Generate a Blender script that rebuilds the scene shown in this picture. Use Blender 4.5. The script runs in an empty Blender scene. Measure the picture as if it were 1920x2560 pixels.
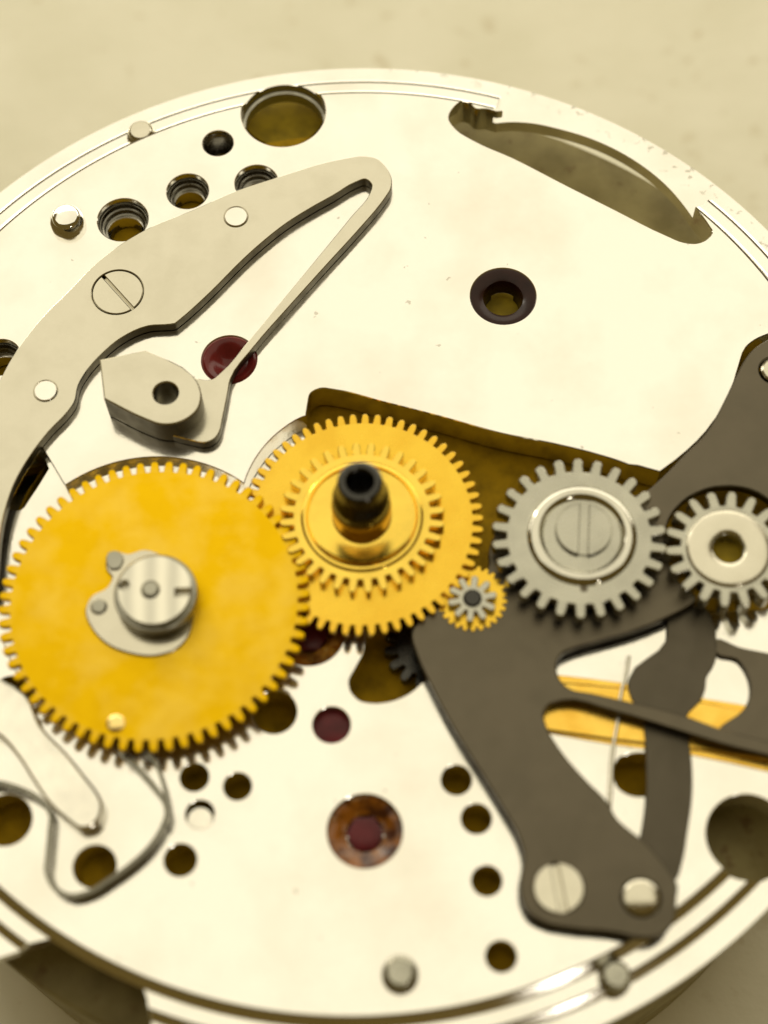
import bpy, bmesh, math, random
from math import sin, cos, pi, radians, hypot, atan2
from mathutils import Vector, Matrix
from mathutils.geometry import delaunay_2d_cdt
random.seed(7)
S = bpy.context.scene
C = bpy.context.collection
S.unit_settings.system = 'METRIC'
S.unit_settings.scale_length = 0.001          # one unit is a millimetre

# ------------------------------------------------------------------ camera
W, H = 1920, 2560
EL, ROLL, FPX, DIST = 1.14008905, -0.0345493, 4324.22, 40.49086
fw = Vector((0, cos(EL), -sin(EL)))
_up = Vector((0, sin(EL), cos(EL)))
_rt = Vector((1, 0, 0))
rt = cos(ROLL) * _rt + sin(ROLL) * _up
up = -sin(ROLL) * _rt + cos(ROLL) * _up
CAM = -fw * DIST
cd = bpy.data.cameras.new('camera')
cam = bpy.data.objects.new('camera', cd)
C.objects.link(cam)
m = Matrix.Identity(4)
for i in range(3):
    m[i][0], m[i][1], m[i][2], m[i][3] = rt[i], up[i], -fw[i], CAM[i]
cam.matrix_world = m
cd.sensor_fit = 'VERTICAL'
cd.sensor_height = 240.0
cd.lens = FPX / H * 240.0
cd.clip_start = 0.5
cd.clip_end = 2000
cd.dof.use_dof = True
cd.dof.focus_distance = 43.0
cd.dof.aperture_fstop = 0.001 * cd.lens / 1.1
S.camera = cam
S.cycles.use_denoising = True
S.cycles.max_bounces = 10

# ------------------------------------------------------------------ light: warm dim room, broad ceiling light beyond the table, one small lamp
w = bpy.data.worlds.new('World')
S.world = w
w.use_nodes = True
bg = w.node_tree.nodes['Background']
bg.inputs[0].default_value = (1.0, 0.66, 0.16, 1)
bg.inputs[1].default_value = 0.12


def area(name, loc, target, sx, sy, radiance, col):
    l = bpy.data.lights.new(name, 'AREA')
    l.shape = 'RECTANGLE'
    l.size, l.size_y = sx, sy
    l.energy = radiance * pi * sx * sy
    l.color = col
    o = bpy.data.objects.new(name, l)
    C.objects.link(o)
    o.location = loc
    o.rotation_euler = (Vector(target) - Vector(loc)).to_track_quat('-Z', 'Y').to_euler()
    return o


area('far_fill_light', (0, 100, 52), (0, 0, 0), 320, 46, 2.5, (1.0, 0.94, 0.76))  # unseen low panel, added to brighten the far side of the table
area('ceiling_light', (0, 35, 60), (0, 35, 0), 110, 92, 1.06, (1.0, 0.94, 0.735))
area('desk_lamp', (-50, 76, 54), (0, 0, 0), 8, 8, 30.0, (1.0, 0.93, 0.78))
area('side_lamp', (48, -95, 30), (0, 0, 0), 7, 7, 26.0, (1.0, 0.93, 0.78))
S.view_settings.view_transform = 'Standard'
S.view_settings.look = 'None'
S.view_settings.exposure = 0.0
S.view_settings.gamma = 1.0


# ------------------------------------------------------------------ helpers
def at(px, py, z=0.0):
    """point of the plane at height z that the photo shows at pixel (px, py)"""
    d = fw + rt * ((px - W / 2) / FPX) - up * ((py - H / 2) / FPX)
    t = (z - CAM.z) / d.z
    q = CAM + d * t
    return (q.x, q.y)


def pxlen(px, py, z, n):
    """length in mm of n horizontal pixels there"""
    a, b = at(px - n / 2, py, z), at(px + n / 2, py, z)
    return hypot(a[0] - b[0], a[1] - b[1])


def ring(c, r, n=48, a0=0.0):
    return [(c[0] + r * cos(a0 + 2 * pi * i / n), c[1] + r * sin(a0 + 2 * pi * i / n)) for i in range(n)]


def hole(px, py, wpx, z=0.0, n=40):
    return ring(at(px, py, z), pxlen(px, py, z, wpx) / 2, n)


def smooth(pts, n=5, closed=True):
    """hermite curve through the points; a third item marks a corner"""
    N = len(pts)
    P = [Vector((p[0], p[1])) for p in pts]
    cor = [len(p) > 2 for p in pts]
    out = []
    last = N if closed else N - 1
    for i in range(last):
        a, b = P[i], P[(i + 1) % N]
        L = (b - a).length

        def tan(k, side):
            if cor[k] or (not closed and k in (0, N - 1)):
                return (b - a)
            p0, p1, p2 = P[k - 1], P[k], P[(k + 1) % N]
            l1, l2 = (p1 - p0).length + 1e-9, (p2 - p1).length + 1e-9
            t = ((p1 - p0) / l1 * l2 + (p2 - p1) / l2 * l1) / (l1 + l2)
            return t * L
        t0, t1 = tan(i, 0), tan((i + 1) % N, 1)
        for s in range(n):
            u = s / n
            h00, h10 = 2 * u**3 - 3 * u**2 + 1, u**3 - 2 * u**2 + u
            h01, h11 = -2 * u**3 + 3 * u**2, u**3 - u**2
            q = a * h00 + t0 * h10 + b * h01 + t1 * h11
            out.append((q.x, q.y))
    if not closed:
        out.append((P[-1].x, P[-1].y))
    return out


def trace(pts, z, n=5):
    """outline read off the photo, laid at height z, smoothed in the plane"""
    return smooth([at(p[0], p[1], z) + ((1,) if len(p) > 2 else ()) for p in pts], n)


def inside(p, poly):
    x, y = p
    c = False
    j = len(poly) - 1
    for i in range(len(poly)):
        xi, yi = poly[i][0], poly[i][1]
        xj, yj = poly[j][0], poly[j][1]
        if (yi > y) != (yj > y) and x < (xj - xi) * (y - yi) / (yj - yi) + xi:
            c = not c
        j = i
    return c


class MB:
    def __init__(s):
        s.v, s.f, s.sm = [], [], []

    def add(s, v, f):
        o = len(s.v)
        s.v += [tuple(x) for x in v]
        s.f += [tuple(i + o for i in q) for q in f]
        return s

    def slab(s, outer, holes=(), z1=0.0, z0=-0.3, ch=0.02, bottom=False, lift=None):
        """flat sheet with holes, chamfered upper edge and side walls"""
        pts, edges = [], []
        for lp in [outer] + list(holes):
            b = len(pts)
            pts += [Vector((q[0], q[1])) for q in lp]
            edges += [(b + i, b + (i + 1) % len(lp)) for i in range(len(lp))]
        vs, es, fs, *_ = delaunay_2d_cdt(pts, edges, [], 0, 1e-5)
        tri = []
        for f in fs:
            q = sum((vs[i] for i in f), Vector((0, 0))) / len(f)
            q = (q.x, q.y)
            if inside(q, outer) and not any(inside(q, h) for h in holes):
                a, b, c = [vs[i] for i in f[:3]]
                if (b - a).cross(c - a) < 0:
                    f = list(reversed(f))
                tri.append(tuple(f))
        used = sorted({i for f in tri for i in f})
        mp = {k: i for i, k in enumerate(used)}
        top = [(vs[k].x, vs[k].y) for k in used]
        tri = [tuple(mp[i] for i in f) for f in tri]
        de = {}
        for f in tri:
            for i in range(len(f)):
                de[(f[i], f[(i + 1) % len(f)])] = 1
        bd = [e for e in de if (e[1], e[0]) not in de]
        nrm = {}
        for a, b in bd:
            d = Vector((top[b][0] - top[a][0], top[b][1] - top[a][1]))
            if d.length < 1e-9:
                continue
            d.normalize()
            for k in (a, b):
                nrm.setdefault(k, []).append(Vector((d.y, -d.x)))
        off = {}
        for k, l in nrm.items():
            t = sum(l, Vector((0, 0)))
            if t.length < 1e-6:
                off[k] = Vector((0, 0))
                continue
            t.normalize()
            off[k] = t * min(1.6, 1 / max(.3, t.dot(l[0])))
        z_of = lift or (lambda x, y: 0.0)
        V = [(x, y, z1 + z_of(x, y)) for x, y in top]
        F = list(tri)
        bk = sorted(off)
        i1 = {k: len(V) + i for i, k in enumerate(bk)}
        V += [(top[k][0] + off[k].x * ch, top[k][1] + off[k].y * ch, z1 - ch + z_of(*top[k])) for k in bk]
        i2 = {k: len(V) + i for i, k in enumerate(bk)}
        V += [(top[k][0] + off[k].x * ch, top[k][1] + off[k].y * ch, z0 + z_of(*top[k])) for k in bk]
        for a, b in bd:
            if a in i1 and b in i1:
                F.append((b, a, i1[a], i1[b]))
                F.append((i1[b], i1[a], i2[a], i2[b]))
        if bottom:
            o = len(V)
            V += [(x, y, z0 + z_of(x, y)) for x, y in top]
            F += [tuple(o + i for i in reversed(f)) for f in tri]
        return s.add(V, F)

    def lathe(s, c, prof, n=40, z=0.0):
        V, F = [], []
        for r, h in prof:
            for i in range(n):
                a = 2 * pi * i / n
                V.append((c[0] + r * cos(a), c[1] + r * sin(a), z + h))
        for k in range(len(prof) - 1):
            for i in range(n):
                j = (i + 1) % n
                F.append((k * n + i, k * n + j, (k + 1) * n + j, (k + 1) * n + i))
        if prof[0][0] > 1e-4 and s_cap(prof):
            pass
        return s.add(V, F)

    def tube(s, path, r, n=8):
        V, F = [], []
        P = [Vector(q) for q in path]
        for k, q in enumerate(P):
            d = (P[min(k + 1, len(P) - 1)] - P[max(k - 1, 0)]).normalized()
            u = d.cross(Vector((0, 0, 1)))
            u = u.normalized() if u.length > 1e-5 else Vector((1, 0, 0))
            t = u.cross(d)
            for i in range(n):
                a = 2 * pi * i / n
                V.append(q + (u * cos(a) + t * sin(a)) * r)
        for k in range(len(P) - 1):
            for i in range(n):
                j = (i + 1) % n
                F.append((k * n + i, k * n + j, (k + 1) * n + j, (k + 1) * n + i))
        F.append(tuple(range(n)))
        F.append(tuple((len(P) - 1) * n + i for i in reversed(range(n))))
        return s.add(V, F)


def s_cap(p):
    return False


LOC = {}


def build(name, mb, mat, parent=None, origin=None, sharp=35, edge=None):
    """link the collected geometry as one mesh object"""
    me = bpy.data.meshes.new(name)
    o = bpy.data.objects.new(name, me)
    base = Vector((0, 0, 0))
    if parent is not None:
        base = LOC[parent.name].copy()
    if origin is not None:
        base = Vector(origin)
    me.from_pydata([(v[0] - base.x, v[1] - base.y, v[2] - base.z) for v in mb.v], [], mb.f)
    bm = bmesh.new()
    bm.from_mesh(me)
    bmesh.ops.remove_doubles(bm, verts=bm.verts, dist=1e-5)
    bmesh.ops.recalc_face_normals(bm, faces=bm.faces)
    bm.to_mesh(me)
    bm.free()
    for p in me.polygons:
        p.use_smooth = True
    me.set_sharp_from_angle(angle=radians(sharp))
    me.materials.append(mat)
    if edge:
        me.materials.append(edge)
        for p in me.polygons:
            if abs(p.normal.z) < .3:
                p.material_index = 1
    C.objects.link(o)
    if parent is not None:
        o.parent = parent
        if origin is not None:
            o.location = base - LOC[parent.name]
    else:
        o.location = base
    LOC[o.name] = base
    return o


def tag(o, label, cat, group=None):
    o['label'] = label
    o['category'] = cat
    if group:
        o['group'] = group
    return o


def empty(name, loc, label, cat, group=None):
    o = bpy.data.objects.new(name, None)
    o.empty_display_size = 0.5
    C.objects.link(o)
    o.location = loc
    LOC[o.name] = Vector(loc)
    return tag(o, label, cat, group)


# ------------------------------------------------------------------ materials
def nodes(name):
    m = bpy.data.materials.new(name)
    m.use_nodes = True
    nt = m.node_tree
    return m, nt, nt.nodes['Principled BSDF']


def mixc(nt, a, b, fac):
    x = nt.nodes.new('ShaderNodeMix')
    x.data_type = 'RGBA'
    for i, v in ((6, a), (7, b)):
        if isinstance(v, tuple):
            x.inputs[i].default_value = v + (1,)
        else:
            nt.links.new(v, x.inputs[i])
    nt.links.new(fac, x.inputs[0])
    return x.outputs[2]


def rampv(nt, src, p0, p1, v0=0.0, v1=1.0):
    r = nt.nodes.new('ShaderNodeMapRange')
    r.inputs[1].default_value, r.inputs[2].default_value = p0, p1
    r.inputs[3].default_value, r.inputs[4].default_value = v0, v1
    nt.links.new(src, r.inputs[0])
    return r.outputs[0]


def noise(nt, scale, detail=3.0, stretch=None):
    tc = nt.nodes.new('ShaderNodeTexCoord')
    n = nt.nodes.new('ShaderNodeTexNoise')
    n.inputs['Scale'].default_value = scale
    n.inputs['Detail'].default_value = detail
    src = tc.outputs['Object']
    if stretch:
        mp = nt.nodes.new('ShaderNodeMapping')
        mp.inputs['Scale'].default_value = stretch
        nt.links.new(src, mp.inputs[0])
        src = mp.outputs[0]
    nt.links.new(src, n.inputs['Vector'])
    return n.outputs['Fac']


def metal(name, col, rough, var=0.08, grain=0.012, scale=3.0, metallic=1.0, col2=None, spec=0.5, c_scale=None):
    m, nt, b = nodes(name)
    b.inputs['Metallic'].default_value = metallic
    b.inputs['Specular IOR Level'].default_value = spec
    n1 = noise(nt, c_scale or scale * .4, 4)
    c2 = col2 or tuple(c * .86 for c in col)
    nt.links.new(mixc(nt, col, c2, rampv(nt, n1, .42, .68)), b.inputs['Base Color'])
    n2 = noise(nt, scale, 3)
    nt.links.new(rampv(nt, n2, .3, .7, max(.02, rough - var), rough + var), b.inputs['Roughness'])
    if grain:
        n3 = noise(nt, 26, 2)
        bp = nt.nodes.new('ShaderNodeBump')
        bp.inputs['Strength'].default_value = .25
        bp.inputs['Distance'].default_value = grain
        nt.links.new(n3, bp.inputs['Height'])
        nt.links.new(bp.outputs[0], b.inputs['Normal'])
    return m


def plain(name, col, rough, spec=0.5, metallic=0.0, coat=0.0):
    m, nt, b = nodes(name)
    n1 = noise(nt, 2.2, 4)
    nt.links.new(mixc(nt, col, tuple(c * .6 for c in col), rampv(nt, n1, .4, .7)), b.inputs['Base Color'])
    b.inputs['Roughness'].default_value = rough
    b.inputs['Specular IOR Level'].default_value = spec
    b.inputs['Metallic'].default_value = metallic
    b.inputs['Coat Weight'].default_value = coat
    return m


def plate_material():
    """bright nickel with a few stains and, near the rim, small chips"""
    m, nt, b = nodes('bright_nickel')
    b.inputs['Metallic'].default_value = 1.0
    N, L = nt.nodes, nt.links
    tc = N.new('ShaderNodeTexCoord')
    base = mixc(nt, (.94, .92, .87), (.84, .81, .74), rampv(nt, noise(nt, .4, 5), .45, .72))
    # stains, each with its own place
    spots = [(1317, 566, .075), (1355, 586, .085), (1069, 624, .035), (836, 342, .07), (590, 1110, .13), (615, 1114, .13),
             (1823, 893, .12), (1110, 680, .03), (113, 806, .06), (10, 606, .05), (520, 300, .10), (740, 270, .05), (1500, 745, .05)]
    acc = None
    wob = noise(nt, 6, 2)
    for px, py, r in spots:
        q = at(px, py)
        d = N.new('ShaderNodeVectorMath')
        d.operation = 'DISTANCE'
        d.inputs[1].default_value = (q[0], q[1], 0)
        L.new(tc.outputs['Object'], d.inputs[0])
        ad = N.new('ShaderNodeMath')
        ad.operation = 'MULTIPLY_ADD'
        ad.inputs[1].default_value = .12
        L.new(wob, ad.inputs[0])
        L.new(d.outputs['Value'], ad.inputs[2])
        v = rampv(nt, ad.outputs[0], r + .03, r + .11, .55 if r < .1 else .22, 0.0)
        if acc is None:
            acc = v
        else:
            mx = N.new('ShaderNodeMath')
            mx.operation = 'MAXIMUM'
            L.new(acc, mx.inputs[0])
            L.new(v, mx.inputs[1])
            acc = mx.outputs[0]
    base = mixc(nt, base, (.22, .2, .15), acc)
    dots = rampv(nt, noise(nt, 3.1, 2), .745, .775, 0, .5)
    base = mixc(nt, base, (.35, .31, .24), dots)
    # chips on the rim
    sx = N.new('ShaderNodeVectorMath')
    sx.operation = 'DISTANCE'
    sx.inputs[1].default_value = (CX, CY, -.5)
    L.new(tc.outputs['Object'], sx.inputs[0])
    rim = rampv(nt, sx.outputs['Value'], 12.55, 13.0)
    chip = rampv(nt, noise(nt, 4.2, 6), .61, .68, 0, .55)
    mu = N.new('ShaderNodeMath')
    mu.operation = 'MULTIPLY'
    L.new(rim, mu.inputs[0])
    sp = N.new('ShaderNodeSeparateXYZ')
    L.new(tc.outputs['Object'], sp.inputs[0])
    far = rampv(nt, sp.outputs[1], 1.0, 5.0)
    m2 = N.new('ShaderNodeMath')
    m2.operation = 'MULTIPLY'
    L.new(chip, m2.inputs[0])
    L.new(far, m2.inputs[1])
    L.new(m2.outputs[0], mu.inputs[1])
    base = mixc(nt, base, (.30, .27, .2), mu.outputs[0])
    L.new(base, b.inputs['Base Color'])
    L.new(rampv(nt, noise(nt, 1.1, 4), .3, .7, .10, .19), b.inputs['Roughness'])
    bp = N.new('ShaderNodeBump')
    bp.inputs['Strength'].default_value = .12
    bp.inputs['Distance'].default_value = .01
    L.new(noise(nt, 14, 3), bp.inputs['Height'])
    L.new(bp.outputs[0], b.inputs['Normal'])
    return m


CX, CY = -0.6736, 0.3745
NICKEL = plate_material()
SATIN = metal('satin_steel', (.66, .625, .52), .20, var=.03, grain=.004, col2=(.62, .585, .48))
LEVER_WALL_SHADE = metal('shaded_lever_wall', (.05, .045, .03), .4)  # shade on the grey lever's side walls, put into the colour
WALL_SHADE = metal('shaded_side_wall', (.13, .115, .075), .4, grain=.01)  # dark wall colour standing in for shade on the pale steel's sides
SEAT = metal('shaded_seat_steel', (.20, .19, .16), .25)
EDGE_LINE_SHADE = plain('painted_edge_shade', (.16, .13, .08), .8, .1)  # dark colour for the shade lines painted along the plate's steps
MIRROR_BRASS = metal('mirror_brass', (.93, .65, .11), .13, var=.03, grain=.003)
STEEL = metal('polished_steel', (.47, .46, .39), .26, grain=.005)
SPRING = metal('spring_steel', (.20, .19, .15), .3, grain=0)
STEEL_DULL = metal('dull_steel', (.40, .39, .33), .34, grain=.005)
WHITE_STEEL = metal('white_steel', (.93, .90, .82), .2, grain=.003)
BRIGHT = metal('chrome', (.90, .88, .82), .1, grain=0)
DARK = metal('grey_blackened_steel', (.128, .110, .080), .38, var=.03, grain=.003, col2=(.118, .102, .074))
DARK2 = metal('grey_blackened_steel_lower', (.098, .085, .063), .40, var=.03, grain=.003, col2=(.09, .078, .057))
COLLAR = metal('bright_collar', (.66, .64, .56), .09, var=.03, grain=.003)
BLACK = metal('blued_steel', (.062, .06, .055), .25)
GOLD = metal('matte_gilt', (.79, .49, .005), .48, var=.05, col2=(.82, .545, .05), c_scale=1.1, scale=2.0)
SLEEVE = metal('dull_brass_sleeve', (.62, .40, .06), .2, var=.05, grain=.003)
GOLD_BAR = metal('gold_bar', (.93, .61, .115), .22, var=.05, grain=.005, col2=(.84, .50, .07), c_scale=1.6)
BRASS = metal('polished_brass', (.84, .55, .062), .24, var=.06, grain=.005, col2=(.79, .49, .05))
BRASS_PALE = metal('pale_brass', (.95, .72, .28), .22)
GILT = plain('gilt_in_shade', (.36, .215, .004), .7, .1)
GILT_LIT = plain('gilt_lit_copy', (.34, .24, .01), .6, .2)  # second copy of the gilt, coloured as if lit, for hole floors
RUBY = plain('ruby', (.15, .015, .014), .2, .3)
RUBY_DARK = plain('dark_ruby', (.028, .009, .006), .22, .2)
RUBY_PINK = plain('pink_ruby', (.14, .016, .022), .3, .25)
AMBER, nt_, bs_ = nodes('amber_oil')
nt_.links.new(mixc(nt_, mixc(nt_, (.30, .10, .008), (.06, .014, .004), rampv(nt_, noise(nt_, 2.6, 4), .42, .60)), (.42, .20, .04), rampv(nt_, noise(nt_, 4.5, 3), .62, .70)), bs_.inputs['Base Color'])
bs_.inputs['Roughness'].default_value = .12
bs_.inputs['Coat Weight'].default_value = .15
bp_ = nt_.nodes.new('ShaderNodeBump')
bp_.inputs['Strength'].default_value = .5
bp_.inputs['Distance'].default_value = .08
nt_.links.new(noise(nt_, 5, 3), bp_.inputs['Height'])
nt_.links.new(bp_.outputs[0], bs_.inputs['Normal'])


def table_material():
    m, nt, b = nodes('table_paper')
    base = mixc(nt, (.86, .83, .68), (.80, .77, .61), rampv(nt, noise(nt, .22, 4), .4, .65))
    base = mixc(nt, base, (.50, .40, .22), rampv(nt, noise(nt, 1.3, 4), .62, .80, 0, .6))
    nt.links.new(base, b.inputs['Base Color'])
    b.inputs['Roughness'].default_value = .75
    b.inputs['Specular IOR Level'].default_value = .2
    bp = nt.nodes.new('ShaderNodeBump')
    bp.inputs['Strength'].default_value = .3
    bp.inputs['Distance'].default_value = .1
    nt.links.new(noise(nt, 2.0, 5), bp.inputs['Height'])
    nt.links.new(bp.outputs[0], b.inputs['Normal'])
    return m


# ------------------------------------------------------------------ the table
tb = MB()
tb.add([(-220, -220, -9.5), (220, -220, -9.5), (220, 260, -9.5), (-220, 260, -9.5)], [(0, 1, 2, 3)])
o = build('table', tb, table_material())
o['kind'] = 'structure'
o['label'] = 'pale cream paper covered table under the watch movement'
o['category'] = 'table'

# movement holder carrying the plate
HOLD, nt_, bs_ = nodes('dirty_holder')
hb = mixc(nt_, (.30, .25, .095), (.20, .16, .05), rampv(nt_, noise(nt_, .9, 4), .4, .65))
hb = mixc(nt_, hb, (.15, .085, .02), rampv(nt_, noise(nt_, 2.3, 4), .60, .74, 0, .8))
nt_.links.new(hb, bs_.inputs['Base Color'])
bs_.inputs['Roughness'].default_value = .6
hd = MB()
hd.slab(ring((-.6736, .3745), 12.84, 160), [ring((-.6736, .3745), 7.5, 96)], -1.9, -9.5, .05)
o = build('movement_holder', hd, HOLD, None, (-.6736, .3745, -9.5))
tag(o, 'stained beige holder ring under the watch plate seen through the curved slot', 'holder')

# ------------------------------------------------------------------ main plate
Z1, Z2, Z3 = -.25, -.5, -.9
c0 = (CX, CY)
kidney = trace([(768, 1006), (775, 982), (801, 969), (835, 972), (960, 1003), (1105, 1040), (1249, 1080), (1394, 1109), (1498, 1135), (1573, 1160), (1630, 1190),
                (1640, 1300), (1500, 1400), (1260, 1430), (1215, 1600), (1120, 1690), (1060, 1705, 1), (1022, 1736), (982, 1753), (931, 1759), (898, 1752),
                (876, 1729), (871, 1702), (886, 1672), (908, 1628), (912, 1590), (880, 1520), (800, 1350), (770, 1150)], 0)
lobe5 = hole(772, 1578, 186)
pocket_L = ring((-5.47, -1.80), 3.47, 100)
pocket_M = trace([(603, 1290), (613, 1195), (642, 1138), (694, 1080), (770, 1036), (850, 1040), (1000, 1100), (1120, 1230), (1150, 1350), (1050, 1460), (900, 1520), (740, 1480), (640, 1390)], 0)
pocket_left = trace([(110, 1100, 1), (108, 1118, 1), (160, 1206, 1), (230, 1300), (230, 1440), (120, 1560), (0, 1600), (-120, 1600), (-120, 1330), (-20, 1290), (20, 1180)], 0, 3)
pocket_lever = trace([(1649, 1177, 1), (1690, 1147), (1764, 1077), (1828, 968), (1845, 914), (1863, 867), (1886, 848), (1920, 833), (2050, 800), (2100, 1100), (2000, 1500), (1700, 1500), (1600, 1300), (1573, 1160)], 0, 3)
slot = trace([(1120, 301), (1131, 276), (1156, 258), (1174, 262), (1189, 276), (1217, 277), (1241, 284, 1), (1272, 281), (1333, 284), (1404, 299), (1485, 324), (1551, 354), (1617, 395), (1677, 446),
              (1718, 494), (1743, 529), (1771, 567), (1781, 585), (1769, 603), (1743, 615), (1708, 613), (1662, 595), (1536, 532), (1409, 468), (1283, 403), (1181, 357), (1141, 332)], -.1, 4)
slot_c = (sum(q[0] for q in slot) / len(slot), sum(q[1] for q in slot) / len(slot))
slot_w = [(slot_c[0] + (x - slot_c[0]) * 1.12, slot_c[1] + (y - slot_c[1]) * 1.3) for x, y in slot]
slit = trace([(98, 1112, 1), (118, 1160, 1), (70, 1235), (47, 1264), (20, 1262), (32, 1220)], 0, 3)
H1 = ring(at(709, 286, -.1), pxlen(709, 286, 0, 214) / 2, 56)
HN = ring(at(1869, 2092, -.1), pxlen(1868, 2093, 0, 216) / 2, 56)
thru = [hole(500, 2036, 76), hole(545, 358, 80), hole(486, 1943, 76), hole(594, 1966, 74), hole(451, 2150, 86), hole(237, 2166, 112), hole(686, 1780, 116), hole(15, 2050, 134), hole(28, 1740, 108),
        hole(1141, 1950, 80), hole(1191, 2047, 80), hole(1217, 2202, 80), hole(1253, 2391, 82), smooth([at(*q) for q in [(1545, 1895), (1580, 1882), (1625, 1885), (1650, 1940), (1620, 1990), (1570, 1988), (1542, 1968)]], 4)]
stepped = [(469, 478, 108), (641, 457, 111), (307, 549, 130), (0, 893, 106)]
jewel_px = {'dark': (1258, 740, 168), 'red': (573, 899, 142), 'amber': (912, 2077, 192), 'pink': (829, 1812, 98)}
jh = [hole(*v, n=48) for v in jewel_px.values()]
st_hole = [hole(*v, n=44) for v in stepped]
notch = [at(*q, -.5) for q in [(-20, 2400), (40, 2380), (70, 2366), (137, 2350), (250, 2395), (352, 2442), (372, 2500), (390, 2640), (250, 2800), (-150, 2700), (-150, 2440), (20, 2430)]]
edge = [at(*q, -.3) for q in [(1485, 2370), (1530, 2360), (1585, 2372), (1597, 2400), (1600, 2450), (1535, 2500), (1470, 2440)]]

a1, a2 = [atan2(q[1] - CY, q[0] - CX) for q in (at(1243, 262, -.25), at(1757, 512, -.25))]
gap = [(CX + q * cos(a1 + (a2 - a1) * t / 16), CY + q * sin(a1 + (a2 - a1) * t / 16)) for q, seq in ((11.4, range(17)), (12.8, range(16, -1, -1))) for t in seq]
mp = empty('main_plate', (CX, CY, Z3), 'round bright nickel main plate of a watch drilled with many holes', 'watch plate')
all_thru = [kidney, pocket_lever, slot, slit, H1, HN] + thru
face = MB()
face.slab(ring(c0, 11.80, 220), all_thru + jh + st_hole + [lobe5, pocket_L, pocket_M, pocket_left], 0, Z1 - .02, .02)
build('plate_face', face, NICKEL, mp)
bev = MB()
bev.slab(ring(c0, 12.02, 220), [ring(c0, 11.80, 220), kidney, slot, H1, HN, gap], -.001, -.28, .004, lift=lambda x, y: -.2 * (hypot(x - CX, y - CY) - 11.8) / .24)
bev.slab(ring(c0, 12.54, 220), [ring(c0, 12.34, 220), slot, H1, HN, notch, gap], Z1 - .001, Z2 - .03, .004, lift=lambda x, y: -.2 * (hypot(x - CX, y - CY) - 12.34) / .24)
build('bevel', bev, NICKEL, mp)
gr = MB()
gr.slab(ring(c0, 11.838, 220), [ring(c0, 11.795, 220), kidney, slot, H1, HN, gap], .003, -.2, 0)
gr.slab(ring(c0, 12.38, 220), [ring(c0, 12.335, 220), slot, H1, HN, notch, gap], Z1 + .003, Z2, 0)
build('edge_shade_line', gr, EDGE_LINE_SHADE, mp)  # thin dark rings painted as shade lines at the rim steps
deep = [pocket_M]
led = MB()
led.slab(ring(c0, 12.34, 220), all_thru + jh + st_hole + [lobe5, notch, gap] + deep, Z1 - .004, Z2 - .02, .006)
build('ledge', led, NICKEL, mp)
small_st = [ring(at(v[0], v[1] + 6, 0), pxlen(v[0], v[1], 0, v[2]) * .36, 36) for v in stepped]
fl = MB()
fl.slab(ring(c0, 13.02, 240), all_thru + small_st + [notch, hole(1258, 744, 92)], Z2 - .008, Z3, .003, bottom=True)
build('flange', fl, NICKEL, mp)
# stepped seats seen inside the four large holes
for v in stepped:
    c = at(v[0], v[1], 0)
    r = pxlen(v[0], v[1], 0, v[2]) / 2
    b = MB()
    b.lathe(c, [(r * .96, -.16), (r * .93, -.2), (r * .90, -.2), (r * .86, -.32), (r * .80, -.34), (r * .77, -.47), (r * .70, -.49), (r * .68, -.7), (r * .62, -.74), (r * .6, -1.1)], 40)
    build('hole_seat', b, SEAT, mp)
# screw thread in the small hole
c, r = at(545, 358, 0), pxlen(545, 358, 0, 80) / 2
b = MB()
b.lathe(c, [x for k in range(8) for x in ((r * .99, -.08 - k * .12), (r * .88, -.14 - k * .12))], 36)
build('screw_thread', b, SEAT, mp)
# polished upper wall of the large hole
b = MB()
r = pxlen(709, 286, 0, 214) / 2
b.lathe(at(709, 286, -.1), [(r * .985, -.28), (r * .985, -.55), (r * .93, -.58), (r * .93, -.92)], 56)
build('hole_bush', b, STEEL_DULL, mp)
b = MB()
b.slab(ring(at(709, 280, -1.3), r * .98, 48), [], -1.3, -1.4, .01)
build('hole_floor', b, GILT_LIT, mp)

# jewels pressed into the plate
c, r = at(1258, 740), pxlen(1258, 740, 0, 168) / 2
b = MB()
b.lathe(c, [(r, -.03), (r * .97, -.02), (r * .84, -.03), (r * .70, -.06), (r * .60, -.10), (r * .56, -.2), (r * .50, -.42), (r * .50, -.7)], 48)
build('jewel', b, RUBY_DARK, mp)['label'] = 'dark ruby ring with an open hole'
b = MB()
b.slab(ring(at(1258, 744, -.6), .5, 32), [], -.72, -.9, .01)
build('jewel_end_piece', b, GILT_LIT, mp)
c, r = at(573, 899), pxlen(573, 899, 0, 142) / 2
b = MB()
b.lathe(c, [(r, -.06), (r * .96, -.02), (r * .86, .02), (r * .74, .0), (r * .62, -.05), (r * .50, -.11), (r * .34, -.2), (r * .16, -.26), (.001, -.28)], 48)
build('jewel', b, RUBY, mp)['label'] = 'glossy red ruby with cupped centre'
for nm, (px, py, wd), in (('amber', jewel_px['amber']), ('amber', (772, 1578, 186))):
    c, r = at(px, py), pxlen(px, py, 0, wd) / 2
    b = MB()
    b.lathe(c, [(r, -.12), (r * .95, -.10), (r * .80, -.13), (r * .66, -.2), (r * .55, -.25), (r * .5, -.26)], 48)
    j = build('jewel', b, AMBER, mp)
    j['label'] = 'amber jewel cup with a purple centre'
    b = MB()
    b.lathe(c, [(r * .5, -.262), (r * .42, -.235), (r * .2, -.225), (.001, -.222)], 6)
    build('jewel_stone', b, RUBY_PINK, j)
c, r = at(829, 1812), pxlen(829, 1812, 0, 98) / 2
b = MB()
b.lathe(c, [(r, -.2), (r * .8, -.17), (r * .4, -.14), (.001, -.13)], 36)
build('jewel', b, RUBY_PINK, mp)['label'] = 'small flat pink ruby'
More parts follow.
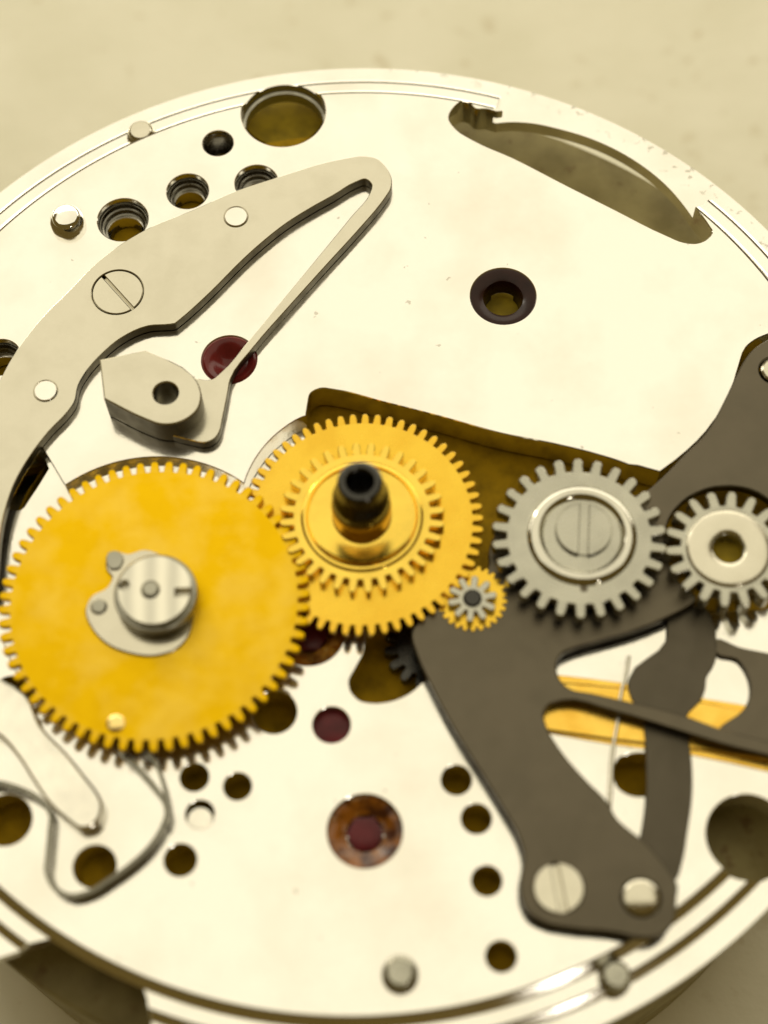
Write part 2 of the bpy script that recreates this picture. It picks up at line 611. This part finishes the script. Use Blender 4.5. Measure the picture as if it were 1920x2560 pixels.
# sunk pin leaving a crescent gap
c, r = at(500, 2036), pxlen(500, 2036, 0, 76) / 2
b = MB()
b.lathe(c, [(r * .84, -.45), (r * .84, -.05), (r * .8, -.02), (.001, -.02)], 36)
b.v = [(x, y - r * .34, z) for x, y, z in b.v]
build('pin', b, WHITE_STEEL, mp)
# standing pins
for px, py, zt, zb, wd, mat in ((163, 536, .42, -.02, 70, BRIGHT), (351, 324, .02, -.5, 62, SATIN), (1000, 2430, .36, -.02, 76, STEEL), (1541, 2436, .10, -.55, 72, STEEL)):
    c = at(px, py, zt)
    r = pxlen(px, py, zt, wd) / 2
    b = MB()
    h = zt - zb
    b.lathe(c, [(.001, 0), (r * .80, 0), (r * .93, -.03), (r * 1.05, -.10), (r * 1.22, -h * .5), (r * 1.25, -h)], 36, zt)
    build('pin', b, mat, mp)

# ------------------------------------------------------------------ brass bridge seen through the openings
b = MB()
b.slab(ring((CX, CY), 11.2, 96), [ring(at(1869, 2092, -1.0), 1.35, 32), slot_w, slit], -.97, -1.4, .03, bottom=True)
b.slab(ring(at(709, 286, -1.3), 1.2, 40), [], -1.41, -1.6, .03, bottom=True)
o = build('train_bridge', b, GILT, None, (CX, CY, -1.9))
tag(o, 'olive gilt bridge glimpsed below the plate through its openings', 'watch bridge')


# ------------------------------------------------------------------ gears
def tooth_mesh(rr, rt_, n, z1, z0, wroot, wmid, wtip, mat, ch=.014, fmid=.55):
    p = 2 * pi / n
    rm = rr + (rt_ - rr) * fmid
    prof = [(rr, -wroot), (rr + (rt_ - rr) * .12, -wroot * .86), (rm, -wmid), (rr + (rt_ - rr) * .85, -wtip * 1.15), (rt_, -wtip * .55)]
    pts = [(r * cos(a * p), r * sin(a * p)) for r, a in prof]
    pts += [(x, -y) for x, y in reversed(pts)]
    b = MB()
    b.slab(pts, [], z1, z0, ch, bottom=True)
    me = bpy.data.meshes.new('tooth')
    me.from_pydata(b.v, [], b.f)
    bm = bmesh.new()
    bm.from_mesh(me)
    bmesh.ops.recalc_face_normals(bm, faces=bm.faces)
    bm.to_mesh(me)
    bm.free()
    for q in me.polygons:
        q.use_smooth = True
    me.set_sharp_from_angle(angle=radians(35))
    me.materials.append(mat)
    return me


def toothed(parent, c, rr, rt_, n, z1, z0, mat, a0=0.0, wroot=.33, wmid=.25, wtip=.17, bore=None, part='wheel_disc', ch=.014, rings=()):
    """disc and separate teeth round the thing's axis"""
    p = 2 * pi / n
    out = []
    for i in range(n):
        for s in (-1, 1):
            a = a0 + i * p + s * wroot * p
            out.append((c[0] + rr * cos(a), c[1] + rr * sin(a)))
    b = MB()
    b.slab(out, [ring(c, bore, 36)] if bore else [], z1, z0, ch * .7, bottom=True)
    d = build(part, b, mat, parent)
    base = LOC[parent.name]
    me = tooth_mesh(rr, rt_, n, z1 - base.z, z0 - base.z, wroot, wmid, wtip, mat, ch)
    for i in range(n):
        o = bpy.data.objects.new('tooth', me)
        C.objects.link(o)
        o.parent = parent
        o.location = (c[0] - base.x, c[1] - base.y, 0)
        o.rotation_euler = (0, 0, a0 + i * p)
    return d


# large gilt wheel
ZL = .80
cL = at(385, 1503, ZL)
wl = empty('toothed_wheel', (cL[0], cL[1], .2), 'largest matte gold gear wheel with a silver boss on its hub', 'gear wheel', 'gear wheels of the watch')
toothed(wl, cL, 3.22, 3.48, 64, ZL, ZL - .16, GOLD, .02)
b = MB()
b.slab(trace([(272, 1392), (289, 1379), (318, 1386), (360, 1375), (420, 1400), (470, 1470), (480, 1550), (470, 1585), (450, 1612), (393, 1636), (324, 1630), (264, 1604), (230, 1566), (216, 1523), (232, 1490), (268, 1470), (282, 1440), (270, 1425)], ZL + .06, 4), [], ZL + .06, ZL, .03)
build('cam', b, SATIN, wl)
cb = at(386, 1474, 1.45)
rb = pxlen(386, 1474, 1.85, 212) / 2
b = MB()
b.lathe(cb, [(rb * .86, -.55), (rb * .86, -.42), (rb, -.38), (rb, -.2), (rb * .97, -.17), (rb * .90, -.17), (rb * .90, -.02), (rb * .87, 0)], 56, 1.45)
bossm = build('boss', b, STEEL_DULL, wl)
dl, dr = at(310, 1462, 1.45), at(458, 1482, 1.45)
STRIPE, nt_, bs_ = nodes('striped_steel')
bs_.inputs['Metallic'].default_value = 1
bs_.inputs['Roughness'].default_value = .3
tc_ = nt_.nodes.new('ShaderNodeTexCoord')
wv = nt_.nodes.new('ShaderNodeTexWave')
wv.inputs['Scale'].default_value = .62
wv.inputs['Distortion'].default_value = 1.2
wv.inputs['Detail'].default_value = 2
nt_.links.new(tc_.outputs['Object'], wv.inputs['Vector'])
nt_.links.new(mixc(nt_, (.62, .60, .52), (.84, .81, .70), wv.outputs['Fac']), bs_.inputs['Base Color'])
b = MB()
b.slab(ring(cb, rb * .87, 56), [ring(dl, .13, 20), [(dr[0] - .2, dr[1] - .1), (dr[0] + .2, dr[1] - .1), (dr[0] + .2, dr[1] + .13), (dr[0] - .2, dr[1] + .13)], ring(at(376, 1474, 1.45), .22, 24)], 1.446, 1.2, .02)
b.slab(ring(cb, rb * .85, 40), [], 1.25, 1.2, 0)
build('boss_face', b, STRIPE, bossm)
b = MB()
b.lathe(at(376, 1472, 1.45), [(.001, .02), (.15, .02), (.19, -.02), (.2, -.2)], 24, 1.45)
build('arbor', b, STEEL_DULL, bossm)
b = MB()
cp = at(246, 1514, .93)
b.lathe(cp, [(.001, 0), (.15, 0), (.19, -.05), (.2, -.22)], 24, .93)
build('pin', b, STEEL_DULL, wl)
b = MB()
cp = at(289, 1808, .82)
b.lathe(cp, [(.001, .03), (.15, .025), (.2, 0), (.21, -.02)], 24, .82)
build('rivet', b, BRASS_PALE, wl)
b = MB()
b.slab(trace([(272, 1382), (290, 1378), (306, 1392), (296, 1418), (276, 1420)], .92, 3), [], .92, .8, .02)
build('tab', b, STEEL_DULL, wl)

# centre wheel
ZM = .62
cM = at(905, 1304, ZM)
wm = empty('toothed_wheel', (cM[0], cM[1], .2), 'yellow brass gear wheel under the upright dark tube', 'gear wheel', 'gear wheels of the watch')
toothed(wm, cM, 2.535, 2.775, 58, ZM, ZM - .14, BRASS, .0)
# cannon pinion
ZP = .86
cP = at(905, 1290, ZP)
cp_ = empty('cannon_pinion', (cP[0], cP[1], ZM), 'small brass gear carrying a dark hollow tube at the middle of the movement', 'pinion')
toothed(cp_, cP, 1.56, 1.87, 32, ZP, ZP - .22, MIRROR_BRASS, .05, wroot=.30, wmid=.23, wtip=.16, part='pinion_disc', bore=1.3)
b = MB()
b.lathe(cP, [(1.40, 0), (1.38, .03), (1.33, .05), (1.28, .05), (1.24, .012), (1.21, -.0), (1.12, -.008), (1.0, -.013), (.88, -.016), (.78, -.012), (.70, .0), (.66, .02)], 64, ZP)
build('rim_ring', b, MIRROR_BRASS, cp_)
b = MB()
b.lathe(cP, [(.68, -.13), (.68, .62), (.66, .70), (.60, .74)], 40, ZP)
build('sleeve', b, SLEEVE, cp_)
b = MB()
b.lathe(cP, [(.62, .70), (.64, .74), (.64, 1.05), (.61, 1.16), (.54, 1.3), (.52, 1.5), (.50, 1.78), (.45, 1.84), (.33, 1.84), (.28, 1.78), (.27, .9), (.001, .9)], 40, ZP)
build('tube', b, BLACK, cp_)

# steel crown wheel with a screw
ZN = 1.0
cN = (4.387, -1.247)
wn = empty('toothed_wheel', (cN[0], cN[1], .5), 'steel gear wheel with a slotted screw at its centre', 'gear wheel', 'gear wheels of the watch')
toothed(wn, cN, 1.62, 1.95, 26, ZN, ZN - .3, STEEL, .06, wroot=.29, wmid=.21, wtip=.17, ch=.03)
cS = at(1455, 1338, ZN)
b = MB()
b.lathe(cS, [(1.24, 0), (1.22, .05), (1.16, .1), (1.08, .12), (.98, .12), (.93, .08), (.88, .0), (.84, -.02), (.70, -.02)], 64, ZN + .002)
build('collar', b, COLLAR, wn)
b = MB()
b.lathe(at(1460, 1471, ZN), [(.09, .004), (.001, .003)], 16, ZN)
build('punch_mark', b, DARK, wn)

# steel wheel at the right edge
ZO = .95
cO = at(1821, 1371, ZO)
ro = pxlen(1821, 1371, ZO, 308) / 2
wo = empty('toothed_wheel', (cO[0], cO[1], .3), 'steel gear wheel with a round hole through it at the right edge', 'gear wheel', 'gear wheels of the watch')
toothed(wo, cO, ro * .76, ro * 1.02, 18, ZO, ZO - .5, STEEL, .0, wroot=.29, wmid=.21, wtip=.15, bore=.37, ch=.03)
b = MB()
rO = ro * .69
b.lathe(cO, [(rO * 1.0, .0), (rO * .97, .05), (rO * .93, .07), (rO * .45, .07), (rO * .40, .04), (.37, -.02), (.37, -.5)], 56, ZO + .002)
build('collar', b, SATIN, wo)
b = MB()
b.lathe(cO, [(.42, 0), (.001, 0)], 24, .58)
build('bore_floor', b, GILT_LIT, wo)

# small pinion with brass wheel
cQ = at(1181, 1496, .68)
wq = empty('toothed_wheel', (cQ[0], cQ[1], .45), 'tiny steel pinion on a small brass wheel beside the yellow gear', 'gear wheel', 'gear wheels of the watch')
cQ2 = at(1180, 1495, .476)
toothed(wq, cQ2, .70, .79, 26, .476, .462, BRASS, .1)
toothed(wq, cQ, .30, .54, 10, .68, .46, STEEL, .15, wroot=.34, wmid=.24, wtip=.18, part='pinion_core')
b = MB()
b.lathe(cQ, [(.001, .05), (.17, .05), (.21, .02), (.22, -.02)], 24, .685)
build('arbor', b, BLACK, wq)

# dark hidden pinion seen in the lower opening
cH = at(1075, 1612, -.5)
wh = empty('toothed_wheel', (cH[0], cH[1], -.9), 'blackened toothed wheel half hidden in the opening under the grey lever', 'gear wheel', 'gear wheels of the watch')
toothed(wh, cH, .76, 1.04, 16, -.5, -.8, BLACK, .1)


# ------------------------------------------------------------------ screws
def screw(px, py, z, wd, ang, sw, depth, label, mat, top=.0):
    c = at(px, py, z)
    r = pxlen(px, py, z, wd) / 2
    d = Vector((cos(ang), sin(ang)))
    nn = Vector((-d.y, d.x)) * sw
    sl = [Vector(c) + d * (r * 1.2) * s + nn * t for s, t in ((-1, -1), (1, -1), (1, 1), (-1, 1))]
    b = MB()
    b.slab(ring(c, r, 44), [[(q.x, q.y) for q in sl]], z, z - depth, .02)
    b.slab(ring(c, r * .985, 44), [], z - depth, z - depth - .3, .0)
    o = build('slotted_screw', b, mat, None, (c[0], c[1], z - depth - .3))
    return tag(o, label, 'screw', 'slotted screws')


def dirpx(p, q, z):
    a, b = at(*p, z), at(*q, z)
    return atan2(b[1] - a[1], b[0] - a[0])


# ------------------------------------------------------------------ pale spring bridge
ZB = .30
spr = [(978, 450), (975, 472), (964, 490), (948, 512), (900, 568), (806, 671), (718, 769), (634, 865), (574, 948), (567, 985), (554, 1048), (547, 1078), (537, 1093), (514, 1104), (478, 1099), (428, 1086), (360, 1060), (330, 1000), (420, 945),
       (491, 947), (516, 951), (533, 948), (552, 933), (624, 851), (710, 747), (798, 641), (880, 541), (926, 483), (931, 461), (914, 446), (888, 454), (834, 486), (780, 516), (716, 556), (642, 615), (609, 645), (521, 733), (446, 800),
       (437, 807, 1), (425, 809), (370, 813), (301, 844), (255, 882), (214, 928), (194, 963), (184, 1005), (168, 1028), (122, 1076), (75, 1137), (35, 1206), (12, 1271), (4, 1303), (-2, 1340), (-40, 1500), (-160, 1500), (-120, 1200), (-40, 1020),
       (0, 952), (29, 898), (67, 843), (116, 784), (174, 727), (231, 668), (289, 621), (370, 572), (480, 527), (596, 476), (694, 444), (856, 398), (914, 391), (942, 397), (964, 419)]
cscr = at(294, 730, ZB)
sb = empty('spring_bridge', (at(300, 700, 0) + (0.0,)), 'pale satin steel bridge with a long hairpin spring arm over the plate', 'watch bridge')
pin_px = [(590, 542, 64), (114, 977, 64)]
b = MB()
b.slab(trace(spr, ZB, 4), [hole(294, 730, 134, ZB)] + [hole(*q, ZB) for q in pin_px], ZB, .03, .018, bottom=True)
build('bridge_body', b, SATIN, sb, edge=WALL_SHADE)
for px, py, wd in pin_px:
    c = at(px, py, ZB)
    r = pxlen(px, py, ZB, wd) / 2
    b = MB()
    b.lathe(c, [(.001, .02), (r * .84, .02), (r * .92, -.01), (r * .93, -.3)], 32, ZB)
    build('rivet', b, NICKEL, sb)
ZK = .88
blk = [(252, 901, 1), (362, 878, 1), (478, 939), (494, 962), (500, 992), (491, 1022), (466, 1044), (430, 1057), (400, 1057), (365, 1045), (263, 995, 1)]
b = MB()
b.slab(trace(blk, ZK, 4), [ring(at(414, 982, ZK), pxlen(414, 982, ZK, 68) / 2, 32)], ZK, .04, .03, bottom=True)
db = build('detent_block', b, SATIN, sb, edge=WALL_SHADE)
b = MB()
b.lathe(at(414, 982, ZK), [(pxlen(414, 982, ZK, 68) / 2 + .03, -.06), (pxlen(414, 982, ZK, 68) / 2 - .02, -.12), (pxlen(414, 982, ZK, 68) / 2 - .02, -.6), (.001, -.6)], 32, ZK)
build('hole_bush', b, BLACK, db)
screw(294, 730, ZB, 122, dirpx((258, 690), (325, 764), ZB), .055, .13, 'flush slotted screw in the pale spring bridge', SATIN)

# ------------------------------------------------------------------ grey levers
ZG = .455
g1 = [(2050, 850, 1), (1990, 838), (1920, 852), (1886, 875), (1864, 902), (1851, 925), (1815, 1000), (1766, 1086), (1712, 1140), (1664, 1190), (1625, 1225), (1500, 1290), (1300, 1325), (1240, 1340), (1226, 1372), (1224, 1420), (1150, 1490),
      (1060, 1548), (1034, 1577), (1047, 1640), (1076, 1704), (1151, 1843), (1209, 1935), (1261, 2020), (1301, 2094), (1313, 2145), (1304, 2200), (1307, 2245), (1325, 2280), (1360, 2302), (1423, 2316), (1539, 2328), (1597, 2340), (1649, 2335),
      (1678, 2310), (1688, 2244), (1690, 2210), (1678, 2192), (1602, 2100), (1573, 2078), (1539, 2047), (1515, 2005), (1465, 1954), (1392, 1867), (1364, 1818), (1356, 1785), (1372, 1758), (1403, 1748), (1537, 1775), (1714, 1828), (1819, 1860), (1920, 1885), (2050, 1920, 1),
      (2050, 1892, 1), (1920, 1856), (1808, 1827), (1711, 1792), (1551, 1752), (1480, 1736), (1420, 1722), (1396, 1698), (1389, 1655), (1402, 1632), (1430, 1617), (1482, 1601), (1591, 1570), (1677, 1535), (1721, 1512),
      (1738, 1500), (1690, 1450), (1664, 1380), (1668, 1300), (1720, 1240), (1808, 1212), (1894, 1227), (1940, 1258), (2050, 1320, 1)]
lv = empty('setting_lever', (at(1397, 2220, .1) + (.1,)), 'large dark grey lever plate with a screw and pale pin at its lower end', 'watch lever', 'grey levers at the right')
b = MB()
b.slab(trace(g1, ZG, 4), [hole(1397, 2220, 132, ZG), hole(1603, 2244, 104, ZG), hole(1936, 926, 82, ZG)], ZG, .19, .03, bottom=True)
build('lever_body', b, DARK, lv, edge=LEVER_WALL_SHADE)
for px, py, wd in ((1603, 2244, 96), (1936, 926, 70)):
    b = MB()
    r = pxlen(px, py, ZG, wd) / 2
    b.lathe(at(px, py, ZG), [(.001, .05), (r * .8, .05), (r * .95, .01), (r * .97, -.5)], 36, ZG)
    build('rivet', b, SATIN, lv)
screw(1397, 2219, ZG + .04, 122, dirpx((1387, 2170), (1408, 2275), ZG), .10, .14, 'slotted screw sunk in the lower end of the grey lever plate', SATIN)
screw(1460, 1322, 1.10, 138, dirpx((1466, 1270), (1462, 1385), 1.1), .12, .055, 'slotted screw at the centre of the steel gear wheel', STEEL)

b = MB()
b.slab(trace([(1674, 1545), (1667, 1600), (1573, 1697), (1574, 1730), (1605, 1790), (1610, 1815), (1617, 1922), (1616, 2008), (1606, 2076), (1598, 2110), (1640, 2190), (1690, 2195), (1703, 2160), (1718, 2075), (1729, 1990), (1728, 1905), (1720, 1842), (1716, 1790), (1752, 1748), (1762, 1722), (1765, 1694), (1787, 1654), (1790, 1600), (1760, 1520)], .13, 4), [], .13, .09, .015, bottom=True)
o = build('yoke_lever', b, DARK2, None, at(1670, 1850, 0) + (.03,))
tag(o, 'upright dark grey lever crossing beneath the thin grey arm', 'watch lever', 'grey levers at the right')
b = MB()
b.slab(trace([(1790, 1600), (1794, 1632), (1844, 1647), (1872, 1687), (1878, 1737), (1862, 1773), (1800, 1828), (1850, 1850), (2040, 1890), (2040, 1660, 1), (1920, 1634), (1850, 1620)], .13, 4), [], .13, .06, .02, bottom=True)
o = build('corrector_lever', b, DARK, None, at(1930, 1750, 0) + (.03,))
tag(o, 'dark grey lever plate at the right edge beside the gold bar', 'watch lever', 'grey levers at the right')

# gold bar under the levers
b = MB()
b.slab(trace([(1352, 1684, 1), (1403, 1689), (1551, 1707), (1765, 1748), (1866, 1764), (2040, 1800, 1), (2040, 1955, 1), (1920, 1928), (1725, 1886), (1609, 1871), (1530, 1860), (1389, 1835), (1352, 1828, 1)], .022, 2), [], .022, .004, .01)
b.slab(trace([(1340, 1705, 1), (1551, 1722), (1866, 1780), (2040, 1812, 1), (2040, 1915, 1), (1725, 1868), (1530, 1845), (1340, 1818, 1)], .085, 2), [], .085, .02, .05)
o = build('gold_bar', b, GOLD_BAR, None, at(1600, 1790, 0) + (.004,))
tag(o, 'bright gold bar lying under the grey levers', 'watch bar')
# thin wire
b = MB()
wp = [(1572, 1640), (1566, 1680), (1553, 1734), (1546, 1795), (1534, 1867), (1527, 1976), (1520, 2060)]
b.tube([Vector(q + (.14,)) for q in smooth([at(*q, .14) for q in wp], 4, False)], .045)
o = build('wire_spring', b, WHITE_STEEL, None, at(1545, 1850, 0) + (.1,))
tag(o, 'thin straight pale wire spring crossing the gold bar', 'wire spring', 'wire springs')


# ------------------------------------------------------------------ lower left: polished lever and ribbon spring
def ribbon(path_px, z1, z0, wd, zc):
    P = [Vector(q) for q in smooth([at(*q, zc) for q in path_px], 6, False)]
    l, r = [], []
    for i, q in enumerate(P):
        d = (P[min(i + 1, len(P) - 1)] - P[max(0, i - 1)]).normalized()
        n = Vector((-d.y, d.x)) * wd / 2
        l.append(tuple(q + n))
        r.append(tuple(q - n))
    V, F = [], []
    for a, b_ in zip(l, r):
        V += [(a[0], a[1], z0), (a[0], a[1], z1), (b_[0], b_[1], z1), (b_[0], b_[1], z0)]
    for i in range(len(P) - 1):
        for k in range(4):
            F.append((i * 4 + k, i * 4 + (k + 1) % 4, i * 4 + 4 + (k + 1) % 4, i * 4 + 4 + k))
    F += [(0, 1, 2, 3), tuple(len(V) - 4 + k for k in (3, 2, 1, 0))]
    return MB().add(V, F)


rb_ = ribbon([(270, 1790), (289, 1862), (340, 1915), (385, 1965), (412, 2005), (418, 2033), (405, 2073), (373, 2120), (327, 2163), (275, 2200), (226, 2230), (174, 2240), (138, 2221), (119, 2186), (121, 2134), (126, 2076), (128, 2040), (116, 2014), (87, 1990), (43, 1970), (0, 1958), (-80, 1955)], .36, .06, .10, .3)
o = build('ribbon_spring', rb_, SPRING, None, at(250, 2100, 0) + (.08,))
tag(o, 'thin looped steel ribbon spring curling out from under the largest gold wheel', 'spring', 'wire springs')
rb_ = ribbon([(310, 1800), (345, 1862), (385, 1900), (405, 1950), (417, 2003), (421, 2035), (414, 2062)], .42, .10, .075, .38)
o = build('ribbon_spring', rb_, SPRING, None, at(380, 1950, 0) + (.1,))
tag(o, 'short second strand of bent ribbon spring hugging the looped one', 'spring', 'wire springs')
b = MB()
b.slab(trace([(60, 1740), (95, 1815), (162, 1888), (208, 1946), (238, 1985), (249, 2012), (244, 2040), (225, 2061), (203, 2065), (174, 2047), (130, 2007), (87, 1946), (55, 1895), (10, 1840), (-60, 1790), (-60, 1700)], .42, 4), [], .42, .06, .06, bottom=True)
o = build('finger_lever', b, WHITE_STEEL, None, at(150, 1950, 0) + (.06,))
tag(o, 'bright white polished finger lever with rounded tip by the looped spring', 'watch lever')
